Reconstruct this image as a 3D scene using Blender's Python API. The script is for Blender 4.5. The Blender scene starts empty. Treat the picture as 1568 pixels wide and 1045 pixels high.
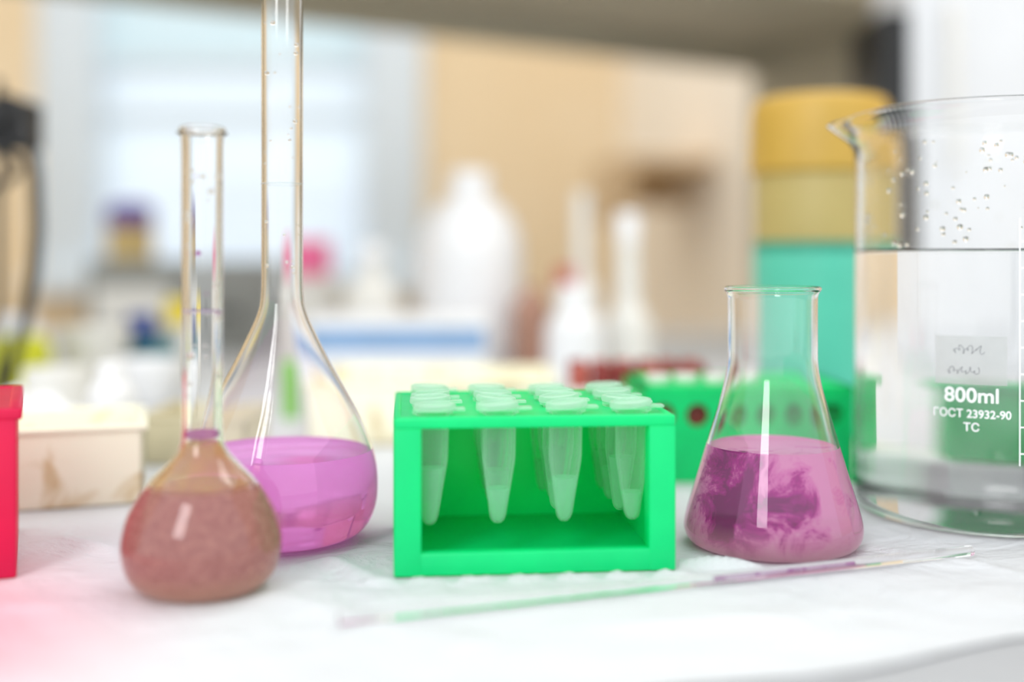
import bpy, bmesh, math, random
from mathutils import Vector, Matrix
random.seed(4)
T=0.90            # bench top height (m)
scene=bpy.context.scene
COL=scene.collection

# ------------------------------------------------------------ materials
def lin(c):
    return tuple(((v/255)/12.92 if v/255<=0.04045 else ((v/255+0.055)/1.055)**2.4) for v in c)+(1.0,)
def newmat(name):
    m=bpy.data.materials.new(name); m.use_nodes=True
    nt=m.node_tree; nt.nodes.clear()
    out=nt.nodes.new('ShaderNodeOutputMaterial')
    return m,nt,out
def N(nt,t,**kw):
    n=nt.nodes.new(t)
    for k,v in kw.items():
        if k in n.inputs: n.inputs[k].default_value=v
        else: setattr(n,k,v)
    return n
def plastic(name,rgb,rough=0.45,var=0.06,scale=30,transl=0.0,bump=0.0):
    m,nt,out=newmat(name)
    tc=N(nt,'ShaderNodeTexCoord'); no=N(nt,'ShaderNodeTexNoise',Scale=scale,Detail=4.0)
    nt.links.new(tc.outputs['Object'],no.inputs['Vector'])
    c=lin(rgb); ramp=N(nt,'ShaderNodeValToRGB')
    ramp.color_ramp.elements[0].position=.3; ramp.color_ramp.elements[1].position=.7
    ramp.color_ramp.elements[0].color=tuple(x*(1-var) for x in c[:3])+(1,)
    ramp.color_ramp.elements[1].color=tuple(min(1,x*(1+var)) for x in c[:3])+(1,)
    nt.links.new(no.outputs['Fac'],ramp.inputs['Fac'])
    p=N(nt,'ShaderNodeBsdfPrincipled',Roughness=rough)
    nt.links.new(ramp.outputs['Color'],p.inputs['Base Color'])
    if bump:
        b=N(nt,'ShaderNodeBump',Strength=bump,Distance=0.0008)
        nt.links.new(no.outputs['Fac'],b.inputs['Height']); nt.links.new(b.outputs['Normal'],p.inputs['Normal'])
    last=p.outputs[0]
    if transl>0:
        t=N(nt,'ShaderNodeBsdfTranslucent'); nt.links.new(ramp.outputs['Color'],t.inputs['Color'])
        mx=N(nt,'ShaderNodeMixShader'); mx.inputs[0].default_value=transl
        nt.links.new(p.outputs[0],mx.inputs[1]); nt.links.new(t.outputs[0],mx.inputs[2]); last=mx.outputs[0]
    nt.links.new(last,out.inputs[0]); return m
def glass(name,col=(1,1,1,1),ior=1.47,rough=0.0):
    m,nt,out=newmat(name)
    g=N(nt,'ShaderNodeBsdfGlass',Roughness=rough,IOR=ior); g.inputs['Color'].default_value=col
    nt.links.new(g.outputs[0],out.inputs[0]); return m
def liquid(name,stops,clear,tint,scale=60,distort=1.0,zfade=None,detail=5,side=0.0,rough=.5,refract=True,glow=0.0,ior=1.34,blob=None):
    """coloured, slightly cloudy liquid: part clear refraction, part scattering with procedural cloudiness
    (a little added emission stands in for light entering through the curved glass)"""
    m,nt,out=newmat(name)
    tc=N(nt,'ShaderNodeTexCoord'); no=N(nt,'ShaderNodeTexNoise',Scale=scale,Detail=float(detail),Distortion=distort,Roughness=rough)
    nt.links.new(tc.outputs['Object'],no.inputs['Vector'])
    fac=no.outputs['Fac']
    sep=N(nt,'ShaderNodeSeparateXYZ'); nt.links.new(tc.outputs['Object'],sep.inputs[0])
    if side:
        mu=N(nt,'ShaderNodeMath',operation='MULTIPLY_ADD'); mu.inputs[1].default_value=-side; 
        nt.links.new(sep.outputs['X'],mu.inputs[0]); nt.links.new(fac,mu.inputs[2]); fac=mu.outputs[0]
    if blob:      # dye cloud: concentration higher around a point
        (bx,by,bz),br,bhi,blo=blob
        dd=N(nt,'ShaderNodeVectorMath',operation='DISTANCE'); dd.inputs[1].default_value=(bx,by,bz); nt.links.new(tc.outputs['Object'],dd.inputs[0])
        mr0=N(nt,'ShaderNodeMapRange',interpolation_type='SMOOTHSTEP'); mr0.inputs[1].default_value=br*.2; mr0.inputs[2].default_value=br; mr0.inputs[3].default_value=bhi; mr0.inputs[4].default_value=blo
        nt.links.new(dd.outputs['Value'],mr0.inputs[0])
        ad0=N(nt,'ShaderNodeMath',operation='ADD'); nt.links.new(fac,ad0.inputs[0]); nt.links.new(mr0.outputs[0],ad0.inputs[1]); fac=ad0.outputs[0]
    ramp=N(nt,'ShaderNodeValToRGB'); els=ramp.color_ramp.elements
    while len(els)<len(stops): els.new(0.5)
    for e,(p,c) in zip(els,stops): e.position=p; e.color=lin(c)
    nt.links.new(fac,ramp.inputs['Fac']); colour=ramp.outputs['Color']
    if zfade:
        z0,z1,c=zfade
        mr=N(nt,'ShaderNodeMapRange'); mr.inputs[1].default_value=z0; mr.inputs[2].default_value=z1
        nt.links.new(sep.outputs['Z'],mr.inputs[0])
        mx=N(nt,'ShaderNodeMixRGB'); mx.inputs[1].default_value=lin(c)
        nt.links.new(mr.outputs[0],mx.inputs[0]); nt.links.new(colour,mx.inputs[2]); colour=mx.outputs[0]
    d=N(nt,'ShaderNodeBsdfDiffuse'); nt.links.new(colour,d.inputs[0])
    t=N(nt,'ShaderNodeBsdfTranslucent'); nt.links.new(colour,t.inputs[0])
    a=N(nt,'ShaderNodeMixShader'); a.inputs[0].default_value=.35
    nt.links.new(d.outputs[0],a.inputs[1]); nt.links.new(t.outputs[0],a.inputs[2])
    al=a.outputs[0]
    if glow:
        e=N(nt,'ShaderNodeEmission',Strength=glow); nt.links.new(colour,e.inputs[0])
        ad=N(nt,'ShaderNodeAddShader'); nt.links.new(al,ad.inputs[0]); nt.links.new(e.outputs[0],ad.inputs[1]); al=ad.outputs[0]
    if refract:
        g=N(nt,'ShaderNodeBsdfGlass',Roughness=0.0,IOR=ior)
    else:
        g=N(nt,'ShaderNodeBsdfTransparent')
    g.inputs['Color'].default_value=lin(tint)
    b=N(nt,'ShaderNodeMixShader'); b.inputs[0].default_value=clear
    nt.links.new(al,b.inputs[1]); nt.links.new(g.outputs[0],b.inputs[2])
    nt.links.new(b.outputs[0],out.inputs[0]); return m
def tubeplastic(name,rgb,alpha,tint=(.96,1,.98,1)):
    m,nt,out=newmat(name)
    tc=N(nt,'ShaderNodeTexCoord'); no=N(nt,'ShaderNodeTexNoise',Scale=180.0,Detail=3.0)
    nt.links.new(tc.outputs['Object'],no.inputs['Vector'])
    ramp=N(nt,'ShaderNodeValToRGB'); c=lin(rgb)
    ramp.color_ramp.elements[0].color=tuple(x*.9 for x in c[:3])+(1,); ramp.color_ramp.elements[1].color=c
    nt.links.new(no.outputs['Fac'],ramp.inputs['Fac'])
    p=N(nt,'ShaderNodeBsdfPrincipled',Roughness=.15); nt.links.new(ramp.outputs[0],p.inputs['Base Color'])
    t=N(nt,'ShaderNodeBsdfTranslucent'); nt.links.new(ramp.outputs[0],t.inputs[0])
    tr=N(nt,'ShaderNodeBsdfTransparent'); tr.inputs[0].default_value=tint
    a=N(nt,'ShaderNodeMixShader'); a.inputs[0].default_value=.5
    nt.links.new(p.outputs[0],a.inputs[1]); nt.links.new(t.outputs[0],a.inputs[2])
    lw=N(nt,'ShaderNodeLayerWeight',Blend=.35)      # denser plastic at grazing angles
    mr=N(nt,'ShaderNodeMapRange'); mr.inputs[3].default_value=alpha; mr.inputs[4].default_value=alpha*.35
    nt.links.new(lw.outputs['Facing'],mr.inputs[0])
    b=N(nt,'ShaderNodeMixShader'); nt.links.new(mr.outputs[0],b.inputs[0])
    nt.links.new(a.outputs[0],b.inputs[1]); nt.links.new(tr.outputs[0],b.inputs[2])
    nt.links.new(b.outputs[0],out.inputs[0]); return m

M_glass=glass('clear_glass'); M_water=glass('water',ior=1.33)
M_green=plastic('green_plastic',(8,240,150),.35,.05,40,.4)
M_green2=plastic('green_plastic_far',(8,238,140),.45,.08,40,.35)
M_pink=plastic('pink_plastic',(240,28,92),.3,.05,40,.4)
M_white=plastic('white_plastic',(240,240,242),.4,.02)
M_white2=plastic('off_white_plastic',(232,230,224),.5,.05)

# ------------------------------------------------------------ mesh helpers
class MB:
    def __init__(s): s.bm=bmesh.new(); s.mats=[]
    def mi(s,mat):
        if mat not in s.mats: s.mats.append(mat)
        return s.mats.index(mat)
    def box(s,x0,x1,y0,y1,z0,z1,mat,rot=0,bev=0):
        r=bmesh.ops.create_cube(s.bm,size=1)
        cx,cy,cz=(x0+x1)/2,(y0+y1)/2,(z0+z1)/2
        M=Matrix.Translation((cx/1000,cy/1000,cz/1000))@Matrix.Rotation(rot,4,'Z')@Matrix.Diagonal(((x1-x0)/1000,(y1-y0)/1000,(z1-z0)/1000,1))
        bmesh.ops.transform(s.bm,matrix=M,verts=r['verts'])
        fs=set(f for v in r['verts'] for f in v.link_faces); i=s.mi(mat)
        for f in fs: f.material_index=i
        if bev:
            es=list(set(e for v in r['verts'] for e in v.link_edges))
            g=bmesh.ops.bevel(s.bm,geom=es,offset=bev/1000,segments=3,profile=.5,affect='EDGES')
            for f in g['faces']: f.material_index=i
    def lathe(s,prof,mat,cx=0,cy=0,cz=0,segs=72,warp=None,sx=1,sy=1):
        i=s.mi(mat); rings=[]
        for (r,z) in prof:
            if r<1e-4: rings.append([s.bm.verts.new((cx/1000,cy/1000,(cz+z)/1000))])
            else:
                ring=[]
                for k in range(segs):
                    a=2*math.pi*k/segs; x,y,zz=r*math.cos(a),r*math.sin(a),z
                    if warp: x,y,zz=warp(x,y,zz,a)
                    ring.append(s.bm.verts.new(((cx+x*sx)/1000,(cy+y*sy)/1000,(cz+zz)/1000)))
                rings.append(ring)
        for a,b in zip(rings[:-1],rings[1:]):
            for k in range(segs):
                k2=(k+1)%segs
                if len(a)==1 and len(b)==1: continue
                if len(a)==1: f=s.bm.faces.new((a[0],b[k2],b[k]))
                elif len(b)==1: f=s.bm.faces.new((a[k],a[k2],b[0]))
                else: f=s.bm.faces.new((a[k],a[k2],b[k2],b[k]))
                f.material_index=i
    def tube(s,pts,rad,mat,segs=10):
        i=s.mi(mat); rings=[]
        P=[Vector(p)/1000 for p in pts]
        for k,p in enumerate(P):
            d=(P[min(k+1,len(P)-1)]-P[max(k-1,0)]).normalized()
            up=Vector((0,0,1)) if abs(d.z)<.9 else Vector((1,0,0))
            u=d.cross(up).normalized(); v=d.cross(u)
            r=(rad[k] if isinstance(rad,(list,tuple)) else rad)/1000
            rings.append([s.bm.verts.new(p+u*r*math.cos(2*math.pi*q/segs)+v*r*math.sin(2*math.pi*q/segs)) for q in range(segs)])
        for a,b in zip(rings[:-1],rings[1:]):
            for k in range(segs):
                f=s.bm.faces.new((a[k],a[(k+1)%segs],b[(k+1)%segs],b[k])); f.material_index=i
        for r in (rings[0],rings[-1]):
            f=s.bm.faces.new(r); f.material_index=i
    def done(s,name,loc=None,parent=None,rot=0,sharp=35,bevel=0,smooth=True):
        bmesh.ops.recalc_face_normals(s.bm,faces=s.bm.faces)
        me=bpy.data.meshes.new(name); s.bm.to_mesh(me); s.bm.free()
        for m in s.mats: me.materials.append(m)
        if smooth:
            for p in me.polygons: p.use_smooth=True
            me.set_sharp_from_angle(angle=math.radians(sharp))
        o=bpy.data.objects.new(name,me); COL.objects.link(o)
        if parent: o.parent=parent
        if loc: o.location=(loc[0]/1000,loc[1]/1000,T+(loc[2] if len(loc)>2 else 0)/1000)
        if rot: o.rotation_euler[2]=rot
        if bevel:
            b=o.modifiers.new('bevel','BEVEL'); b.width=bevel/1000; b.segments=3; b.limit_method='ANGLE'; b.angle_limit=math.radians(50)
        return o
def root(name,x,y,rot=0):
    e=bpy.data.objects.new(name,None); e.empty_display_size=.02; COL.objects.link(e)
    e.location=(x/1000,y/1000,T); e.rotation_euler[2]=rot; return e
def catmull(P,n=6):
    out=[]
    Q=[P[0]]+list(P)+[P[-1]]
    for i in range(1,len(Q)-2):
        p0,p1,p2,p3=Q[i-1:i+3]
        for k in range(n):
            t=k/n
            f=lambda a:0.5*((2*p1[a])+(-p0[a]+p2[a])*t+(2*p0[a]-5*p1[a]+4*p2[a]-p3[a])*t*t+(-p0[a]+3*p1[a]-3*p2[a]+p3[a])*t**3)
            out.append((max(0,f(0)),f(1)))
    out.append(P[-1]); return out
def offset(P,t):
    out=[]
    for i,p in enumerate(P):
        a=P[max(i-1,0)]; b=P[min(i+1,len(P)-1)]
        dx,dz=b[0]-a[0],b[1]-a[1]; L=math.hypot(dx,dz) or 1
        nx,nz=-dz/L,dx/L
        r=p[0]+nx*t; z=p[1]+nz*t
        if i==0: r=0
        out.append((max(r,0.0),z))
    return out
def shell(outer,t):
    inn=offset(outer,t); inn=[p for i,p in enumerate(inn) if i==0 or p[0]>1e-3]
    return outer+[((outer[-1][0]+inn[-1][0])/2,outer[-1][1]+t*.3)]+inn[::-1]
def fill(outer,t,level,over=.18,men=.5):
    inn=offset(outer,t-over)
    P=[p for p in inn if p[1]<level]
    rl=P[-1][0]
    for a,b in zip(inn[:-1],inn[1:]):
        if a[1]<level<=b[1]:
            k=(level-a[1])/(b[1]-a[1]); rl=a[0]+(b[0]-a[0])*k
    P.append((rl,level)); P+= [(rl-1.0,level-men*.7),(rl-2.5,level-men),(0,level-men)]
    return P

# ------------------------------------------------------------ tall volumetric flask
tallP=catmull([(0,0.8),(12,.5),(19,0),(24,1),(29,4),(32.3,10),(33.4,18),(32.4,28),(28.2,40),(22.5,51),(17,61),(11.5,72),(8.2,80),(7.3,87),(7.2,100),(7.2,150),(7.3,200),(7.5,222),(8.6,225),(9,227)],5)
r=root('volumetric_flask',-80.4,398)
GT=.95
b=MB(); b.lathe(shell(tallP,GT),M_glass,segs=96); b.done('glass_body',parent=r,sharp=60)
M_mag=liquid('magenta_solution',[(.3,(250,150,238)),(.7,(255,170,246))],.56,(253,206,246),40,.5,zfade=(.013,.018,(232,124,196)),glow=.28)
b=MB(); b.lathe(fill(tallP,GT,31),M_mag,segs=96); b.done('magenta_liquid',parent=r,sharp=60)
M_mark=plastic('white_print',(245,248,248),.5,.01)
M_faint=tubeplastic('etched_line',(230,232,232),.7)
b=MB(); b.lathe([(7.22,123.8),(7.3,124),(7.22,124.2)],M_faint); b.done('graduation_line',parent=r)
M_drop=glass('droplet_glass',ior=1.33)
b=MB()
for k in range(26):
    a=random.uniform(0,6.28); z=random.uniform(86,190); s_=random.uniform(.35,.9)
    b.lathe([(0,-s_),(s_*.7,-s_*.7),(s_,0),(s_*.7,s_*.7),(0,s_)],M_drop,cx=5.9*math.cos(a),cy=5.9*math.sin(a),cz=z,segs=10)
b.done('droplets',parent=r,sharp=80)

# ------------------------------------------------------------ short volumetric flask (turbid)
shP=catmull([(0,0.6),(9,.4),(14,0),(18,1.2),(21.5,5),(23.1,11),(23.0,16),(21,23),(16.5,30.5),(10.5,37),(7,41.5),(6.0,47),(5.9,60),(6.0,100),(6.1,132),(6.6,134.5),(6.7,136.5)],5)
r=root('volumetric_flask',-92.0,338)
b=MB(); b.lathe(shell(shP,GT),M_glass,segs=96); b.done('glass_body',parent=r,sharp=60)
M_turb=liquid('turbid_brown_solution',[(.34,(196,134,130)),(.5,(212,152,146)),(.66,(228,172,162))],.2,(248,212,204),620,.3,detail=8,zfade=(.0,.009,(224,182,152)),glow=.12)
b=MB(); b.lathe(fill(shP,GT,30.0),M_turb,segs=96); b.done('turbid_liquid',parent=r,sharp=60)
M_film=liquid('pale_residue',[(.4,(248,218,165)),(.6,(238,196,175))],.66,(252,242,214),150,1,refract=False)
b=MB(); b.lathe([p for p in offset(shP,GT+.08) if 30.1<p[1]<44]+[p for p in offset(shP,GT+.4) if 30.1<p[1]<44][::-1],M_film,segs=72); b.done('residue_film',parent=r,sharp=60)
b=MB(); b.lathe([(5.92,82),(6.0,82.2),(5.92,82.4)],plastic('mauve_line',(190,165,195))); b.done('graduation_line',parent=r)
M_purd=liquid('purple_droplets',[(.4,(225,150,210)),(.6,(200,120,190))],.6,(245,200,240),150,1,refract=False)
b=MB(); b.lathe([(0,44.5),(3.5,44.2),(5.0,45),(5.0,46.5),(3.5,46.2),(0,46)],M_purd,segs=40)
for k in range(30):
    a=random.uniform(0,6.28); z=random.uniform(50,125); s_=random.uniform(.4,1.1)
    b.lathe([(0,-s_),(s_*.7,-s_*.7),(s_,0),(s_*.7,s_*.7),(0,s_)],M_drop if k%8 else M_purd,cx=4.7*math.cos(a),cy=4.7*math.sin(a),cz=z,segs=10)
b.done('droplets',parent=r,sharp=80)

# ------------------------------------------------------------ erlenmeyer
erP=catmull([(0,.9),(14,.6),(24,0),(27.8,.9),(29.7,3.5),(30.1,7),(28.9,12.5),(26,22),(22.6,33.5),(18.6,47),(16.2,56),(15.3,62),(15.2,68),(15.2,82),(15.4,85.5),(16.3,87),(16.4,88)],5)
r=root('erlenmeyer_flask',89.5,391)
b=MB(); b.lathe(shell(erP,GT),M_glass,segs=96); b.done('glass_body',parent=r,sharp=60)
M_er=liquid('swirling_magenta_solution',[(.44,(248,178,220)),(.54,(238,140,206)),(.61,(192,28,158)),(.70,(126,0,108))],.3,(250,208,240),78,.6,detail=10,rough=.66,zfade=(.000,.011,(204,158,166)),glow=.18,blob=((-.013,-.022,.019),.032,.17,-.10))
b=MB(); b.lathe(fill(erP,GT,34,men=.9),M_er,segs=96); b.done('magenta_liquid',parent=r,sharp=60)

# ------------------------------------------------------------ beaker
R=49.0
def spout(x,y,z,a):
    da=(a-math.radians(184)+math.pi)%(2*math.pi)-math.pi
    k=max(0,(z-136)/18); k=k*k*(3-2*k) if k<1 else 1
    w=math.exp(-(da/.24)**2)*k
    rr=math.hypot(x,y); f=(rr+10*w)/rr
    return x*f,y*f,z-4.5*w
bkP=catmull([(0,1.2),(20,.9),(38,.2),(43,0),(46.5,1.2),(48.6,4.2),(49,9),(49,20),(49,60),(49,110),(49,140),(49.3,147),(50.6,150.5),(52.3,152.5),(52.8,153.8)],4)
r=root('glass_beaker',184,442)
b=MB(); b.lathe(shell(bkP,1.7),M_glass,segs=144,warp=spout); b.done('glass_body',parent=r,sharp=60)
b=MB(); b.lathe(fill(bkP,1.7,101.5,men=1.0),M_water,segs=144); b.done('water',parent=r,sharp=60)
def onc(x,z,rr=R+.08,th0=0):
    th=th0+x/R
    return (rr*math.sin(th)/1000,-rr*math.cos(th)/1000,z/1000)
def label(txt,size,th,z,nm,sx=1.0):
    cu=bpy.data.curves.new(nm,'FONT'); cu.body=txt; cu.size=size; cu.align_x='CENTER'; cu.align_y='CENTER'; cu.offset=size*.016
    o=bpy.data.objects.new(nm,cu); COL.objects.link(o)
    bpy.context.view_layer.update()
    me=bpy.data.meshes.new_from_object(o.evaluated_get(bpy.context.evaluated_depsgraph_get()))
    bpy.data.objects.remove(o)
    for v in me.vertices: v.co=onc(v.co.x*sx,z+v.co.y,R+.1,th)
    me.materials.clear(); me.materials.append(M_mark)
    q=bpy.data.objects.new(nm,me); COL.objects.link(q); q.parent=r
label('800ml',7.2,math.radians(-28),49.7,'volume_print',1.02)
label('ГОСТ 23932-90',4.0,math.radians(-28),43.3,'standard_print',.95)
label('ТС',4.0,math.radians(-28),38.6,'type_print')
bm=MB(); i=bm.mi(M_mark)
def patch(x0,x1,z0,z1,th,mat,rr=R+.07):
    n=max(1,int((x1-x0)/1.5)); ii=bm.mi(mat)
    lo=[bm.bm.verts.new(onc(x0+(x1-x0)*k/n,z0,rr,th)) for k in range(n+1)]
    hi=[bm.bm.verts.new(onc(x0+(x1-x0)*k/n,z1,rr,th)) for k in range(n+1)]
    for k in range(n):
        f=bm.bm.faces.new((lo[k],lo[k+1],hi[k+1],hi[k])); f.material_index=ii
t0=math.radians(-10)
patch(0,.45,26,112,t0,M_mark)
for k in range(9):
    z=30+k*9.2
    patch(.2,6.5 if k%2 else 3.6,z,z+.5,t0,M_mark)
bm.done('graduation_scale',parent=r)
M_frost=tubeplastic('frosted_writing_area',(255,255,255),.4)
bm=MB(); patch(-12.3,11.6,53.6,70.7,math.radians(-28),M_frost); bm.done('writing_area',parent=r)
M_ink=plastic('pencil_grey',(140,140,146),.6)
bm=MB()
for (zc,x0,n,amp) in ((66,-6,24,1.7),(58.5,-8,26,1.4)):
    pts=[]
    for k in range(n*3):
        t=k/3; x=x0+t*.42+.5*math.sin(t*1.9); z=zc+amp*math.sin(t*1.3)*math.cos(t*.43+zc)
        p=onc(x,z,R+.25,math.radians(-28)); pts.append((p[0]*1000,p[1]*1000,p[2]*1000))
    bm.tube(pts,.1,M_ink,6)
bm.done('handwriting',parent=r)
b=MB()
for k in range(130):
    a=random.choice([random.uniform(2.3,4.6),random.uniform(3.6,5.0),random.uniform(0,3.1)]); z=103+47*random.random()**1.2
    if z>140: z-=12
    s_=random.uniform(.3,1.1)
    b.lathe([(0,-s_),(s_*.7,-s_*.7),(s_,0),(s_*.7,s_*.7),(0,s_)],M_drop,cx=47.2*math.cos(a),cy=47.2*math.sin(a),cz=z,segs=10)
b.done('droplets',parent=r,sharp=80)

# ------------------------------------------------------------ tube rack
def holed_plate(mb,x0,x1,y0,y1,z0,z1,nx,ny,rad,mat,n=32,vertical=False):
    """plate with a grid of real round holes; if vertical, plate lies in x/z with thickness along y"""
    i=mb.mi(mat); cw=(x1-x0)/nx; ch=(y1-y0)/ny
    def P(u,v,w): return (u/1000,w/1000,v/1000) if vertical else (u/1000,v/1000,w/1000)
    for a in range(nx):
        for c in range(ny):
            cx=x0+(a+.5)*cw; cy=y0+(c+.5)*ch
            rows={}
            for w in (z0,z1):
                inner=[];outer=[]
                for k in range(n):
                    t=2*math.pi*(k+.5)/n; dx,dy=math.cos(t),math.sin(t)
                    inner.append(mb.bm.verts.new(P(cx+rad*dx,cy+rad*dy,w)))
                    s_=min(cw/2/max(abs(dx),1e-6),ch/2/max(abs(dy),1e-6))
                    outer.append([cx+s_*dx,cy+s_*dy])
                for q in range(4):   # snap closest to corners
                    X=cx+(cw/2 if q in(0,3) else -cw/2); Y=cy+(ch/2 if q<2 else -ch/2)
                    j=min(range(n),key=lambda k:(outer[k][0]-X)**2+(outer[k][1]-Y)**2); outer[j]=[X,Y]
                outer=[mb.bm.verts.new(P(o[0],o[1],w)) for o in outer]
                for k in range(n):
                    f=mb.bm.faces.new((inner[k],inner[(k+1)%n],outer[(k+1)%n],outer[k])); f.material_index=i
                rows[w]=inner
            A,B=rows[z0],rows[z1]
            for k in range(n):
                f=mb.bm.faces.new((A[k],A[(k+1)%n],B[(k+1)%n],B[k])); f.material_index=i
def rack(W,D,H,mat,lip=0):
    b=MB()
    b.box(0,8.5,0,8,0,H-3.2,mat,bev=.7); b.box(W-8.5,W,0,8,0,H-3.2,mat,bev=.7)   # front posts
    b.box(0,5,6,D,0,H-3,mat,bev=.5); b.box(W-5,W,6,D,0,H-3,mat,bev=.5)           # side walls
    b.box(1,W-1,D-3,D,0,H-3,mat,bev=.5)                                         # back wall
    b.box(.2,W-.2,.2,5,0,7.2,mat,bev=.8)                                        # front sill
    b.box(1,W-1,3,D-1,0.3,3.4,mat)                                              # floor
    b.box(-lip,W+lip,-.3,2.6,H-3.6,H,mat,bev=.8); b.box(-lip,W+lip,D-2,D+.3,H-3.6,H,mat,bev=.8)
    b.box(-lip,2.4,0,D,H-3.6,H,mat,bev=.8); b.box(W-2.4,W+lip,0,D,H-3.6,H,mat,bev=.8)
    holed_plate(b,1.5,W-1.5,1.5,D-1.5,H-3,H-.5,4,4,5.6,mat)
    return b
W,D,H=88.0,71.0,49.0; ang=math.radians(5.5)
r=root('microtube_rack',-36.2,348,ang)
rack(W,D,H,M_green).done('rack_body',parent=r)
M_tube=tubeplastic('tube_polypropylene',(225,255,240),.88,(.93,1,.96,1))
M_cap=tubeplastic('cap_polypropylene',(228,252,240),.62)
M_cont=tubeplastic('tube_content',(190,250,218),.66,(.85,1,.92,1))
tubes=MB(); cw=(W-3)/4; ch=(D-3)/4
for a in range(4):
    for c in range(4):
        cx=1.5+(a+.5)*cw; cy=1.5+(c+.5)*ch
        lean=random.uniform(-.03,.03); dz=random.uniform(-.4,.6)
        prof=[(0,-35),(1.2,-34.8),(2.1,-33.9),(2.6,-32.5),(4.3,-21),(5.05,-16),(5.25,-14),(5.3,0),(6.4,.1),(6.4,1.3),(5.4,1.4)]
        def lw(x,y,z,a_,l=lean): return x+z*l,y,z
        tubes.lathe(prof,M_tube,cx,cy,H-.2+dz,segs=28,warp=lw)
        lvl=[-17,-24,-21,-26][(a+c)%4]
        cp=[(0,-34.4),(1.1,-34.2),(2.1,-32.3),(4.3-(-21-lvl)*.14 if lvl<-21 else 4.2,lvl),(0,lvl-.5)]
        tubes.lathe(cp,M_cont,cx,cy,H-.2+dz,segs=20,warp=lw)
        capz=H+1.0+dz; ox,oy=random.uniform(-.9,.9),random.uniform(-.5,.5)
        tl=random.uniform(-.09,.09)
        def cw_(x,y,z,a_,l=tl): return x,y,z+x*l
        tubes.lathe([(0,.5),(5.2,.5),(5.6,0),(6.6,.1),(6.8,.9),(6.5,2.0),(5.6,2.3),(5.2,1.5),(0,1.4)],M_cap,cx+ox,cy+oy,capz,segs=28,warp=cw_)
        tubes.box(cx+5.5,cx+10.2,cy-2.2,cy+2.2,capz-.2,capz+.7,M_cap,rot=0,bev=.25)
tubes.done('microcentrifuge_tubes',parent=r)

# pink rack, cut by the left edge of view
pa=math.radians(23)
r=root('microtube_rack',-151.5-86*math.cos(pa),348-86*math.sin(pa),pa)
rack(86,D,52,M_pink,lip=1.6).done('rack_body',parent=r)

# far green rack with round windows in its face
M_dgreen=plastic('recess_green',(30,175,98),.6,.1)
M_dred=plastic('dark_red_rubber',(140,50,48),.5,.15)
W2,D2,H2=93,62,42
b=MB()
holed_plate(b,2,W2-2,20,H2-3,0,3,6,1,5.0,M_green2,vertical=True)
b.box(0,W2,0,3,0,20.2,M_green2); b.box(0,2.2,0,D2,0,H2,M_green2); b.box(W2-2.2,W2,0,D2,0,H2,M_green2)
b.box(0,W2,D2-3,D2,0,H2,M_green2); b.box(0,W2,0,D2,H2-3.2,H2,M_green2)
b.box(2,30,5,7,3,H2-3.5,M_dred); b.box(30,W2-2,5,7,3,H2-3.5,M_dgreen)
for k in range(4):
    b.lathe([(0,0),(5,0),(5.4,1),(5.4,3.2),(4.8,3.8),(0,3.8)],M_white2,cx=10+k*13,cy=22+random.uniform(-4,10),cz=H2,segs=20)
b.done('microtube_rack',(57,497),rot=math.radians(1.5))
# narrow strip rack on a foam block behind the beaker
a3=math.radians(-22.6)
b=MB(); b.box(-4,84,-2,34,0,12,M_white,bev=1.5); b.box(2,78,8,28,11,13,M_white2,bev=.5); b.done('polystyrene_block',(200.0,500.0),rot=a3)
b=MB(); b.box(0,78,0,10,13,45,M_green2,bev=1.2); b.box(-1,79,-1,11,42,45.5,M_green2,bev=.8)
for k in range(7):
    b.lathe([(0,0),(3.6,0),(4,.8),(4,2.6),(0,2.8)],M_white2,cx=7+k*10.5,cy=5,cz=45.5,segs=20)
b.done('strip_tube_rack',(200.0,500.0),rot=a3)

# ------------------------------------------------------------ glass stirring rod
b=MB()
A=Vector((-46,301.5,2.0)); Bv=Vector((150.5,373,2.0)); M_rodin=liquid('purple_streak',[(.5,(235,210,230)),(.62,(195,120,185))],.5,(245,230,245),200,1,refract=False)
L=(Bv-A); n=24
b.tube([tuple(A+L*(k/n)) for k in range(n+1)],1.7,M_glass,24)
b.tube([tuple(A+L*(.54+.24*k/10)) for k in range(11)],.4,M_rodin,12)  # thin purple streak inside the middle stretch of the rod
b.done('glass_stirring_rod',(0,0))

# ------------------------------------------------------------ paper covered bench
M_paper,nt,out=newmat('white_bench_paper')
tc=N(nt,'ShaderNodeTexCoord'); n1=N(nt,'ShaderNodeTexNoise',Scale=9.0,Detail=5.0,Distortion=.8); n2=N(nt,'ShaderNodeTexNoise',Scale=420.0,Detail=3.0)
nt.links.new(tc.outputs['Object'],n1.inputs[0]); nt.links.new(tc.outputs['Object'],n2.inputs[0])
ramp=N(nt,'ShaderNodeValToRGB'); ramp.color_ramp.elements[0].color=lin((206,209,213)); ramp.color_ramp.elements[1].color=lin((219,220,222))
nt.links.new(n1.outputs['Fac'],ramp.inputs[0])
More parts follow.
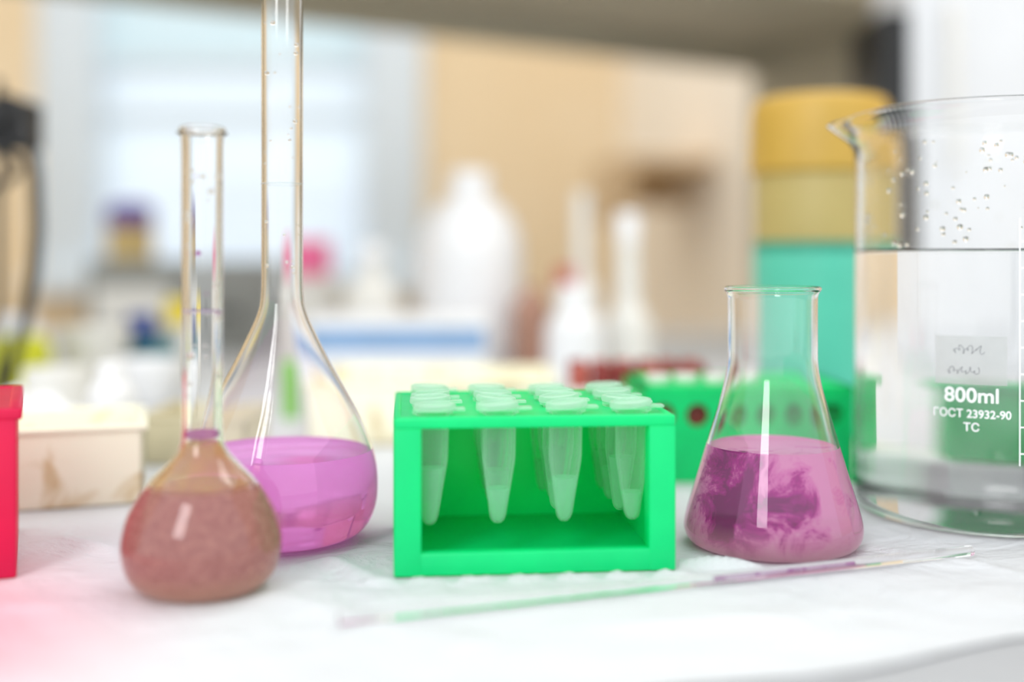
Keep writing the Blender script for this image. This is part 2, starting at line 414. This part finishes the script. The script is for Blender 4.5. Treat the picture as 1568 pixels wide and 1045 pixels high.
# pink glow beside the pink rack, painted into the sheet's colour
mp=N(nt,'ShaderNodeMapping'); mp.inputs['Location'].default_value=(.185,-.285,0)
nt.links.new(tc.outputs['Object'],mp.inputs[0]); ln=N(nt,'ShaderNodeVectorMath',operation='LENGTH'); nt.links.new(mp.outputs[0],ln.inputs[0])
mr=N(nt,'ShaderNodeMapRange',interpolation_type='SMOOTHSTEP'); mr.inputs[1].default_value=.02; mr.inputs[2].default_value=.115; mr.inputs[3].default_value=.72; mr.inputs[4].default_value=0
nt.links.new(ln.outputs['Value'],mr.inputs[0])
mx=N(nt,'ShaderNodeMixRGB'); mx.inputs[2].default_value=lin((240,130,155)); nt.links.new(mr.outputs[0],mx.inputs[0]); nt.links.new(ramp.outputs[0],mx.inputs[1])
p=N(nt,'ShaderNodeBsdfPrincipled',Roughness=.8); nt.links.new(mx.outputs[0],p.inputs['Base Color']); p.inputs['Specular IOR Level'].default_value=.15
n3=N(nt,'ShaderNodeTexNoise',Scale=30.0,Detail=6.0,Distortion=1.5,Roughness=.6); nt.links.new(tc.outputs['Object'],n3.inputs[0])
bu=N(nt,'ShaderNodeBump',Strength=.8,Distance=.009); nt.links.new(n1.outputs['Fac'],bu.inputs['Height'])
bu3=N(nt,'ShaderNodeBump',Strength=.6,Distance=.005); nt.links.new(n3.outputs['Fac'],bu3.inputs['Height']); nt.links.new(bu.outputs[0],bu3.inputs['Normal'])
bu2=N(nt,'ShaderNodeBump',Strength=.2,Distance=.0003); nt.links.new(n2.outputs['Fac'],bu2.inputs['Height']); nt.links.new(bu3.outputs[0],bu2.inputs['Normal'])
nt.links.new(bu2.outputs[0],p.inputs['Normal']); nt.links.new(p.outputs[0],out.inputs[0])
xs=[-1150,-900,-700,-500,-400,-330]+[-260+2.5*k for k in range(197)]+[260,330,400,500,700,900,1150]
ss=[k/180*.28 for k in range(181)]+[.3,.35,.42,.5,.6,.7,.8,.9,1]
def ye(x): return max(130,min(345,264+(x-58)*.375+3*math.sin(x*.06)))
def ridge(x,y,ax,ay,bx,by,h,w):
    dx,dy=bx-ax,by-ay; L2=dx*dx+dy*dy; t=max(0,min(1,((x-ax)*dx+(y-ay)*dy)/L2))
    d=math.hypot(x-ax-t*dx,y-ay-t*dy); return h*math.exp(-(d/w)**2)*math.sin(math.pi*(.12+.76*t))
def pz(x,y):
    z=-.35+.3*math.sin(x*.021+y*.013)*math.sin(y*.017-x*.008)
    front=348+ (x+36)*.096
    if -45<x<60: z+=(1.1+.9*math.sin(x*.42)+.6*math.sin(x*.83+1))*math.exp(-((y-front+4.5)/2.3)**2)
    z+=ridge(x,y,56,366,80,354,4.0,3.2)
    z+=ridge(x,y,-150,322,-122,318,1.5,6)
    z+=ridge(x,y,-70,330,-30,300,1.5,5)+ridge(x,y,20,300,110,318,1.4,6)+ridge(x,y,-60,372,-42,344,2.0,3.5)+ridge(x,y,125,385,160,352,1.8,4)
    z+=ridge(x,y,-160,400,-125,372,2.0,4)+ridge(x,y,-40,325,20,331,1.0,4)+ridge(x,y,118,368,150,362,1.2,3)
    return z
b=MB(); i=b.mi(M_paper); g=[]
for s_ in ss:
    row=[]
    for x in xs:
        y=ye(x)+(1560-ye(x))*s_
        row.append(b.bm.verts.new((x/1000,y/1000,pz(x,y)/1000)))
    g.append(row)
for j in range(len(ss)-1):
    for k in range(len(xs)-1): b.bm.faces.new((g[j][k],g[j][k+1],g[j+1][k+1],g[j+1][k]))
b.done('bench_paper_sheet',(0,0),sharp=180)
M_bench=plastic('grey_laminate',(168,169,172),.5,.03)
b=MB(); b.box(-1200,1200,90,1600,-32,-1.2,M_bench,bev=2)
M_cab=plastic('bench_cabinet_paint',(205,205,200),.5,.02)
for k in range(4): b.box(-1150+k*580,-1150+k*580+560,150,1560,-820,-32,M_cab,bev=3)
b.box(-1150,1150,200,1550,-900,-820,M_cab)
b.done('lab_bench',(0,0))

# ------------------------------------------------------------ things behind
def bottle(name,x,y,prof,mat,parts=(),sy=1):
    b=MB(); b.lathe(catmull(prof,4),mat,segs=48,sy=sy)
    for (p,m) in parts: b.lathe(p,m,segs=40)
    return b.done(name,(x,y),sharp=50)
def cap(r,z0,z1): return [(0,z0),(r,z0),(r,z1-1.5),(r-1.5,z1),(0,z1)]
M_yel=plastic('ochre_plastic',(198,158,66),.45,.06); M_tan=plastic('olive_tan_plastic',(182,162,100),.5,.06); M_tur=plastic('turquoise_plastic',(88,198,172),.45,.05)
b=MB(); b.lathe(catmull([(0,0),(35,0),(37,2),(37.5,10),(37.5,101),(37.5,102.5)],3)+[(0,102.5)],M_tur,segs=64)
b.lathe([(36.8,102),(37,104),(37,146),(36,148)],M_tan,segs=64)
b.lathe(catmull([(36,146),(39.5,147.5),(40,152),(39.5,175),(38,186),(34,190),(20,191.5),(0,192)],4),M_yel,segs=64)
b.done('cylindrical_storage_canister',(177,655),sharp=50)

# instrument, white front / black side
M_black=plastic('black_plastic',(16,16,18),.4); M_oven=plastic('white_enamel',(222,223,226),.35,.02)
b=MB(); b.box(351,640,1000,1110,0,460,M_oven,bev=6); b.box(328,352,1004,1108,0,318,M_black,bev=2); b.box(570,630,996,1002,330,420,M_black,bev=1)
b.box(375,550,994,1001,30,440,M_oven,bev=3); b.tube([(380,985,180),(380,978,200),(380,978,300),(380,985,320)],4,M_white2)
b.done('laboratory_oven',(0,0))

# cream trays
M_cream,nt,out=newmat('stained_cream_enamel')
tc=N(nt,'ShaderNodeTexCoord'); no=N(nt,'ShaderNodeTexNoise',Scale=45.0,Detail=5.0,Distortion=1.0); nt.links.new(tc.outputs['Object'],no.inputs[0])
ra=N(nt,'ShaderNodeValToRGB'); e=ra.color_ramp.elements; e[0].position=.56; e[0].color=lin((252,248,224)); e[1].position=.78; e[1].color=lin((208,180,124))
nt.links.new(no.outputs['Fac'],ra.inputs[0]); p=N(nt,'ShaderNodeBsdfPrincipled',Roughness=.4); nt.links.new(ra.outputs[0],p.inputs['Base Color']); nt.links.new(p.outputs[0],out.inputs[0])
def tray(name,x,y,w,d,h,mat,rot=0,t=3):
    b=MB(); b.box(0,w,0,t,0,h,mat,bev=1.4); b.box(0,w,d-t,d,0,h,mat,bev=1.4); b.box(0,t,0,d,0,h,mat,bev=1.4); b.box(w-t,w,0,d,0,h,mat,bev=1.4)
    b.box(1,w-1,1,d-1,0.2,3,mat); b.box(-1.5,w+1.5,-1.5,t,h-2.5,h,mat,bev=1); b.box(-1.5,w+1.5,d-t,d+1.5,h-2.5,h,mat,bev=1)
    b.box(-1.5,t,0,d,h-2.5,h,mat,bev=1); b.box(w-t,w+1.5,0,d,h-2.5,h,mat,bev=1)
    return b.done(name,(x,y),rot=rot)
ta=math.radians(19)
tray('enamel_tray',-147-70*math.cos(ta),455-70*math.sin(ta),70,62,32,M_cream,rot=ta)
M_olive=plastic('khaki_plastic',(206,196,164),.5,.08)
tray('plastic_tray',-176,540,48,55,24,M_olive)
tray('enamel_tray',-107,600,130,90,34,M_cream)
b=MB(); M_blue=plastic('blue_label',(135,168,208),.5,.05)
b.box(-144,-18,800,885,0,56,M_white,bev=2); b.box(-143,-19,799.2,801,33,50,M_blue); b.box(-145,-17,799,886,50,57,M_white,bev=1)
b.done('cardboard_reagent_box',(0,0))
bottle('plastic_jug',-37,1000,[(0,0),(42,0),(46,4),(46,30),(46,90),(44,118),(34,140),(21,152),(16,158),(15,160)],M_white,[(cap(18,158,176),M_white)])
bottle('reagent_bottle',47,850,[(0,0),(19,0),(22,3),(22,42),(20,52),(13,60),(11,63)],M_white,[(cap(12.5,62,79),M_white)])
bottle('dropper_bottle',92,905,[(0,0),(16,0),(19,3),(19,44),(15,56),(10,64),(9,90),(8,118),(7,130)],M_white2,[(cap(9,112,136),M_white)])
M_brown=plastic('amber_brown',(180,135,115),.3,.1); M_redcap=plastic('red_cap',(186,88,78),.4)
bottle('amber_bottle',16,950,[(0,0),(14,0),(16,3),(16,56),(14,64),(7,70),(6.5,76)],M_brown,[])
bottle('pipette_bottle',62,1010,[(0,0),(14,0),(16,4),(16,70),(8,84),(7,150),(7,158)],M_white2,[])
bottle('red_capped_bottle',44,935,[(0,0),(8,0),(9,3),(9,70),(8,76)],M_white2,[(cap(9,75,92),M_redcap)])
M_pk=plastic('hot_pink_cap',(244,110,160),.4)
bottle('wash_bottle',-197,1100,[(0,0),(30,0),(33,4),(33,64),(30,76),(18,84)],M_white2,[(cap(22,84,118),M_pk)])
M_gray=plastic('dark_grey_enamel',(140,142,138),.5,.06); M_pur=plastic('purple_cap',(78,40,150),.4); M_sand=plastic('sand_plastic',(206,180,120),.5)
b=MB(); b.box(-450,-225,1200,1330,0,98,M_gray,bev=4); b.box(-440,-360,1197,1202,30,70,M_white2,bev=1)
b.lathe(cap(12,0,6),M_black,cx=-300,cy=1198,cz=40); b.done('laboratory_balance',(0,0))
b=MB(); b.lathe(catmull([(0,0),(22,0),(25,2),(25,32),(22,38)],3),M_sand,segs=40); b.lathe(catmull([(0,37),(20,37),(25,42),(25,56),(16,63),(0,64)],3),M_pur,segs=40)
b.done('storage_jar',(-421,1255,98),sharp=50)
M_ygr=plastic('yellow_green_plastic',(212,214,40),.45)
bottle('detergent_bottle',-346,800,[(0,0),(18,0),(21,3),(21,34),(17,42),(11,46)],M_ygr,[(cap(12,45,60),M_white)])
bottle('white_vial',-218,620,[(0,0),(11,0),(12.5,2),(12.5,24),(10,30),(6,33)],M_white,[(cap(7.5,32,42),M_white)])
M_teal=plastic('teal_plastic',(20,110,120),.4); M_lem=plastic('lemon_plastic',(240,215,50),.4); M_navy=plastic('navy_plastic',(40,70,150),.4)
bottle('capped_bottle',-295,905,[(0,0),(10,0),(11,2),(11,30),(9,36)],M_teal,[(cap(11,36,56),M_navy)])
bottle('capped_bottle',-272,930,[(0,0),(11,0),(12,2),(12,40),(10,46)],M_white2,[(cap(12,45,66),M_lem)])
bottle('capped_bottle',-262,860,[(0,0),(9,0),(10,2),(10,22),(8,26)],M_white2,[(cap(9,26,38),M_teal)])
bottle('porcelain_mortar',-318,865,[(0,0),(14,0),(16,3),(22,18),(28,44),(26,46),(20,30),(0,26)],M_white2)
bottle('porcelain_mortar',-245,760,[(0,0),(12,0),(14,3),(20,16),(23,30),(21,31),(16,22),(0,18)],M_white)
bottle('plastic_beaker',-272,680,[(0,0),(17,0),(18,2),(19,30),(17.5,30),(16,4),(0,3)],M_white2)
M_grv=plastic('lime_green_cap',(110,190,40),.4)
bottle('green_vial',-138,715,[(0,0),(6,0),(7,1),(7,24),(6,26)],M_grv,[(cap(7,25,34),M_grv)])
bottle('glass_reagent_bottle',-118,960,[(0,0),(20,0),(24,4),(24,60),(18,76),(9,86),(8.5,100)],M_white2,[(cap(11,98,112),M_white)])
# crumpled towel
b=MB(); r0=bmesh.ops.create_icosphere(b.bm,subdivisions=4,radius=1); b.mi(M_white)
for v in r0['verts']:
    c=v.co; k=1+.16*math.sin(7*c.x+3*c.y)*math.cos(6*c.y-2*c.z)+.09*math.sin(17*c.x+11*c.z)
    v.co=Vector((c.x*.045*k,c.y*.03*k,max(0,(c.z*.5+.42))*.032*k))
b.done('crumpled_paper_towel',(-262,570))
# red vial tray
b=MB(); b.box(0,78,0,48,0,30,M_white2,bev=1.5)
for a in range(6):
    for c in range(3):
        b.lathe([(0,0),(4.6,0),(5,1),(5,11),(4.2,12.5),(0,12.5)],M_dred if (a+c)%3 else M_redcap,cx=8+a*12.4,cy=9+c*15,cz=30,segs=20)
b.done('stoppered_vial_tray',(28,592))
# dark clamp stand with a cable, far left
b=MB(); b.box(-352,-297,690,770,0,6,M_black,bev=2)
b.tube([(-334,740,5),(-334,740,120),(-334,740,215)],2.6,M_black,12)
b.box(-340,-306,724,746,168,200,M_black,bev=4)
P=[(-322,712,200),(-308,705,196),(-298,700,178),(-293,700,150),(-292,700,118),(-294,700,90),(-301,702,60),(-310,704,30),(-320,706,5)]
b.tube([Vector((a[0],a[1],a[2])) for a in [P[0]]+[tuple(P[i][j]*(1-t)+P[i+1][j]*t for j in range(3)) for i in range(len(P)-1) for t in (0,.33,.66)]+[P[-1]]],3.6,M_black,10)
pts=[(-320+11*math.cos(k*.5),712+8*math.sin(k*.5),198-k*3.2) for k in range(22)]
b.tube(pts,2.8,M_black,10)
b.done('clamp_stand_with_cable',(0,0))

# overhead shelf unit, rotated
M_shelf=plastic('grey_brown_shelf',(176,168,148),.6,.06,6)
u=math.atan2(.509,.861)
b=MB()
b.box(-1200,0,-300,0,270+97-0,270+97+26,M_shelf,bev=1.5)
b.box(-22,0,-300,0,0,367,M_shelf,bev=1.5); b.box(-1200,-1178,-300,0,0,367,M_shelf,bev=1.5)
b.box(-1200,0,-24,-8,340,367,M_shelf)
b.done('overhead_bench_shelf',(331,1493),rot=u)

# ------------------------------------------------------------ room
M_peach,nt,out=newmat('peach_wall_paint')
tc=N(nt,'ShaderNodeTexCoord'); no=N(nt,'ShaderNodeTexNoise',Scale=2.2,Detail=3.0); nt.links.new(tc.outputs['Object'],no.inputs[0])
ra=N(nt,'ShaderNodeValToRGB'); e=ra.color_ramp.elements; e[0].position=.3; e[0].color=lin((234,208,168)); e[1].position=.7; e[1].color=lin((240,219,186))
nt.links.new(no.outputs['Fac'],ra.inputs[0]); p=N(nt,'ShaderNodeBsdfPrincipled',Roughness=.8); nt.links.new(ra.outputs[0],p.inputs['Base Color']); nt.links.new(p.outputs[0],out.inputs[0])
M_peach2=plastic('pale_peach_wall',(254,243,228),.8,.02,3)
Y=2400
b=MB(); ZF=-900; ZT=1700
b.box(-2200,-998,Y,Y+120,ZF,ZT,M_peach); b.box(-185,260,Y,Y+120,ZF,ZT,M_peach)
b.box(-998,-185,Y,Y+120,ZF,30,M_peach); b.box(-998,-185,Y,Y+120,950,ZT,M_peach)
b.done('wall_back',(0,0),smooth=False)
b=MB(); dx,dy=191,-800; L=math.hypot(dx,dy); 
b.box(0,L,0,120,ZF,ZT,M_peach2)
b.done('wall_right',(229,2400),rot=math.atan2(dy,dx),smooth=False)
b=MB(); b.box(-2320,-2200,0,2520,ZF,ZT,M_peach); b.done('wall_left',(0,0),smooth=False)
b=MB(); b.box(1300,1400,200,2400,ZF,ZT,M_peach); b.done('wall_side',(0,0),smooth=False)
M_floor=plastic('floor_tile',(170,165,158),.4,.08,5)
b=MB(); b.box(-3000,3000,-2500,3200,-960,-900,M_floor); b.done('floor',(0,0),smooth=False)
# window
M_frame=plastic('window_frame_paint',(218,227,234),.4,.01); M_blind=plastic('blind_fabric',(212,228,232),.7,.02,8,.7); M_blind2=plastic('blind_fabric_light',(244,246,252),.7,.02,8,.7)
M_net=plastic('net_curtain',(232,240,246),.8,.02,8,.85)
b=MB()
b.box(-998,-874,Y-20,Y+90,30,950,M_frame,bev=4); b.box(-309,-185,Y-20,Y+90,30,950,M_frame,bev=4)
b.box(-998,-185,Y-20,Y+90,880,950,M_frame,bev=4); b.box(-998,-185,Y-70,Y+90,25,75,M_frame,bev=4)
for z in (500,395): b.box(-880,-300,Y+5,Y+50,z,z+26,M_frame,bev=3)
b.box(-874,-309,Y+52,Y+58,75,880,glass('window_glass',ior=1.0))
def sheet(x0,x1,y,z0,z1,mat):       # single layer of cloth with gentle pleats
    i=b.mi(mat); n=60; lo=[];hi=[]
    for k in range(n+1):
        x=x0+(x1-x0)*k/n; yy=y+3*math.sin(k*.9)
        lo.append(b.bm.verts.new((x/1000,yy/1000,z0/1000))); hi.append(b.bm.verts.new((x/1000,yy/1000,z1/1000)))
    for k in range(n):
        f=b.bm.faces.new((lo[k],lo[k+1],hi[k+1],hi[k])); f.material_index=i
sheet(-870,-313,Y+22,520,880,M_blind)
sheet(-870,-313,Y+40,76,520,M_net)
for k in range(5): b.box(-870,-313,Y+14,Y+20,90+k*40,90+k*40+12,M_blind2)
b.done('window_1',(0,0))
M_wood=plastic('tan_wood',(212,182,142),.6,.12,12)
b=MB(); b.box(-160,0,-90,90,0,18,M_wood,bev=2); b.box(-160,-148,-90,90,-90,0,M_wood,bev=2); b.box(-150,0,70,84,-60,0,M_wood)
b.done('wall_shelf',(322,1990,255),rot=math.atan2(dy,dx)+math.pi/2)

# ------------------------------------------------------------ lights, world
w=bpy.data.worlds.new('sky'); scene.world=w; w.use_nodes=True
bg=w.node_tree.nodes['Background']; bg.inputs[0].default_value=(.94,.98,1,1); bg.inputs[1].default_value=1.2
def area(name,loc,target,sx,sy,P,col=(1,1,1)):
    l=bpy.data.lights.new(name,'AREA'); l.shape='RECTANGLE'; l.size=sx; l.size_y=sy; l.energy=P; l.color=col
    o=bpy.data.objects.new(name,l); COL.objects.link(o); o.location=loc
    o.rotation_euler=(Vector(target)-Vector(loc)).to_track_quat('-Z','Y').to_euler(); return o
area('added_softbox',(-.5,-.75,T+.85),(0,.4,T),.36,.9,7)  # added softbox, stands in for the window whose reflection streaks the glass
area('added_softbox',(.5,1.0,T+1.5),(.1,.7,T),1.0,.5,5,(1,.97,.92))  # added overhead softbox for extra fill, not a fitted lamp

cam=bpy.data.cameras.new('camera'); co=bpy.data.objects.new('camera',cam); COL.objects.link(co)
co.location=(0,0,T+.097); co.rotation_euler=(math.radians(90),0,0)
cam.lens=40; cam.sensor_width=36; cam.shift_y=-.078; cam.clip_start=.01; cam.clip_end=50
cam.dof.use_dof=True; cam.dof.focus_distance=.38; cam.dof.aperture_fstop=2.3
scene.camera=co
scene.view_settings.view_transform='Standard'
scene.view_settings.exposure=0.2
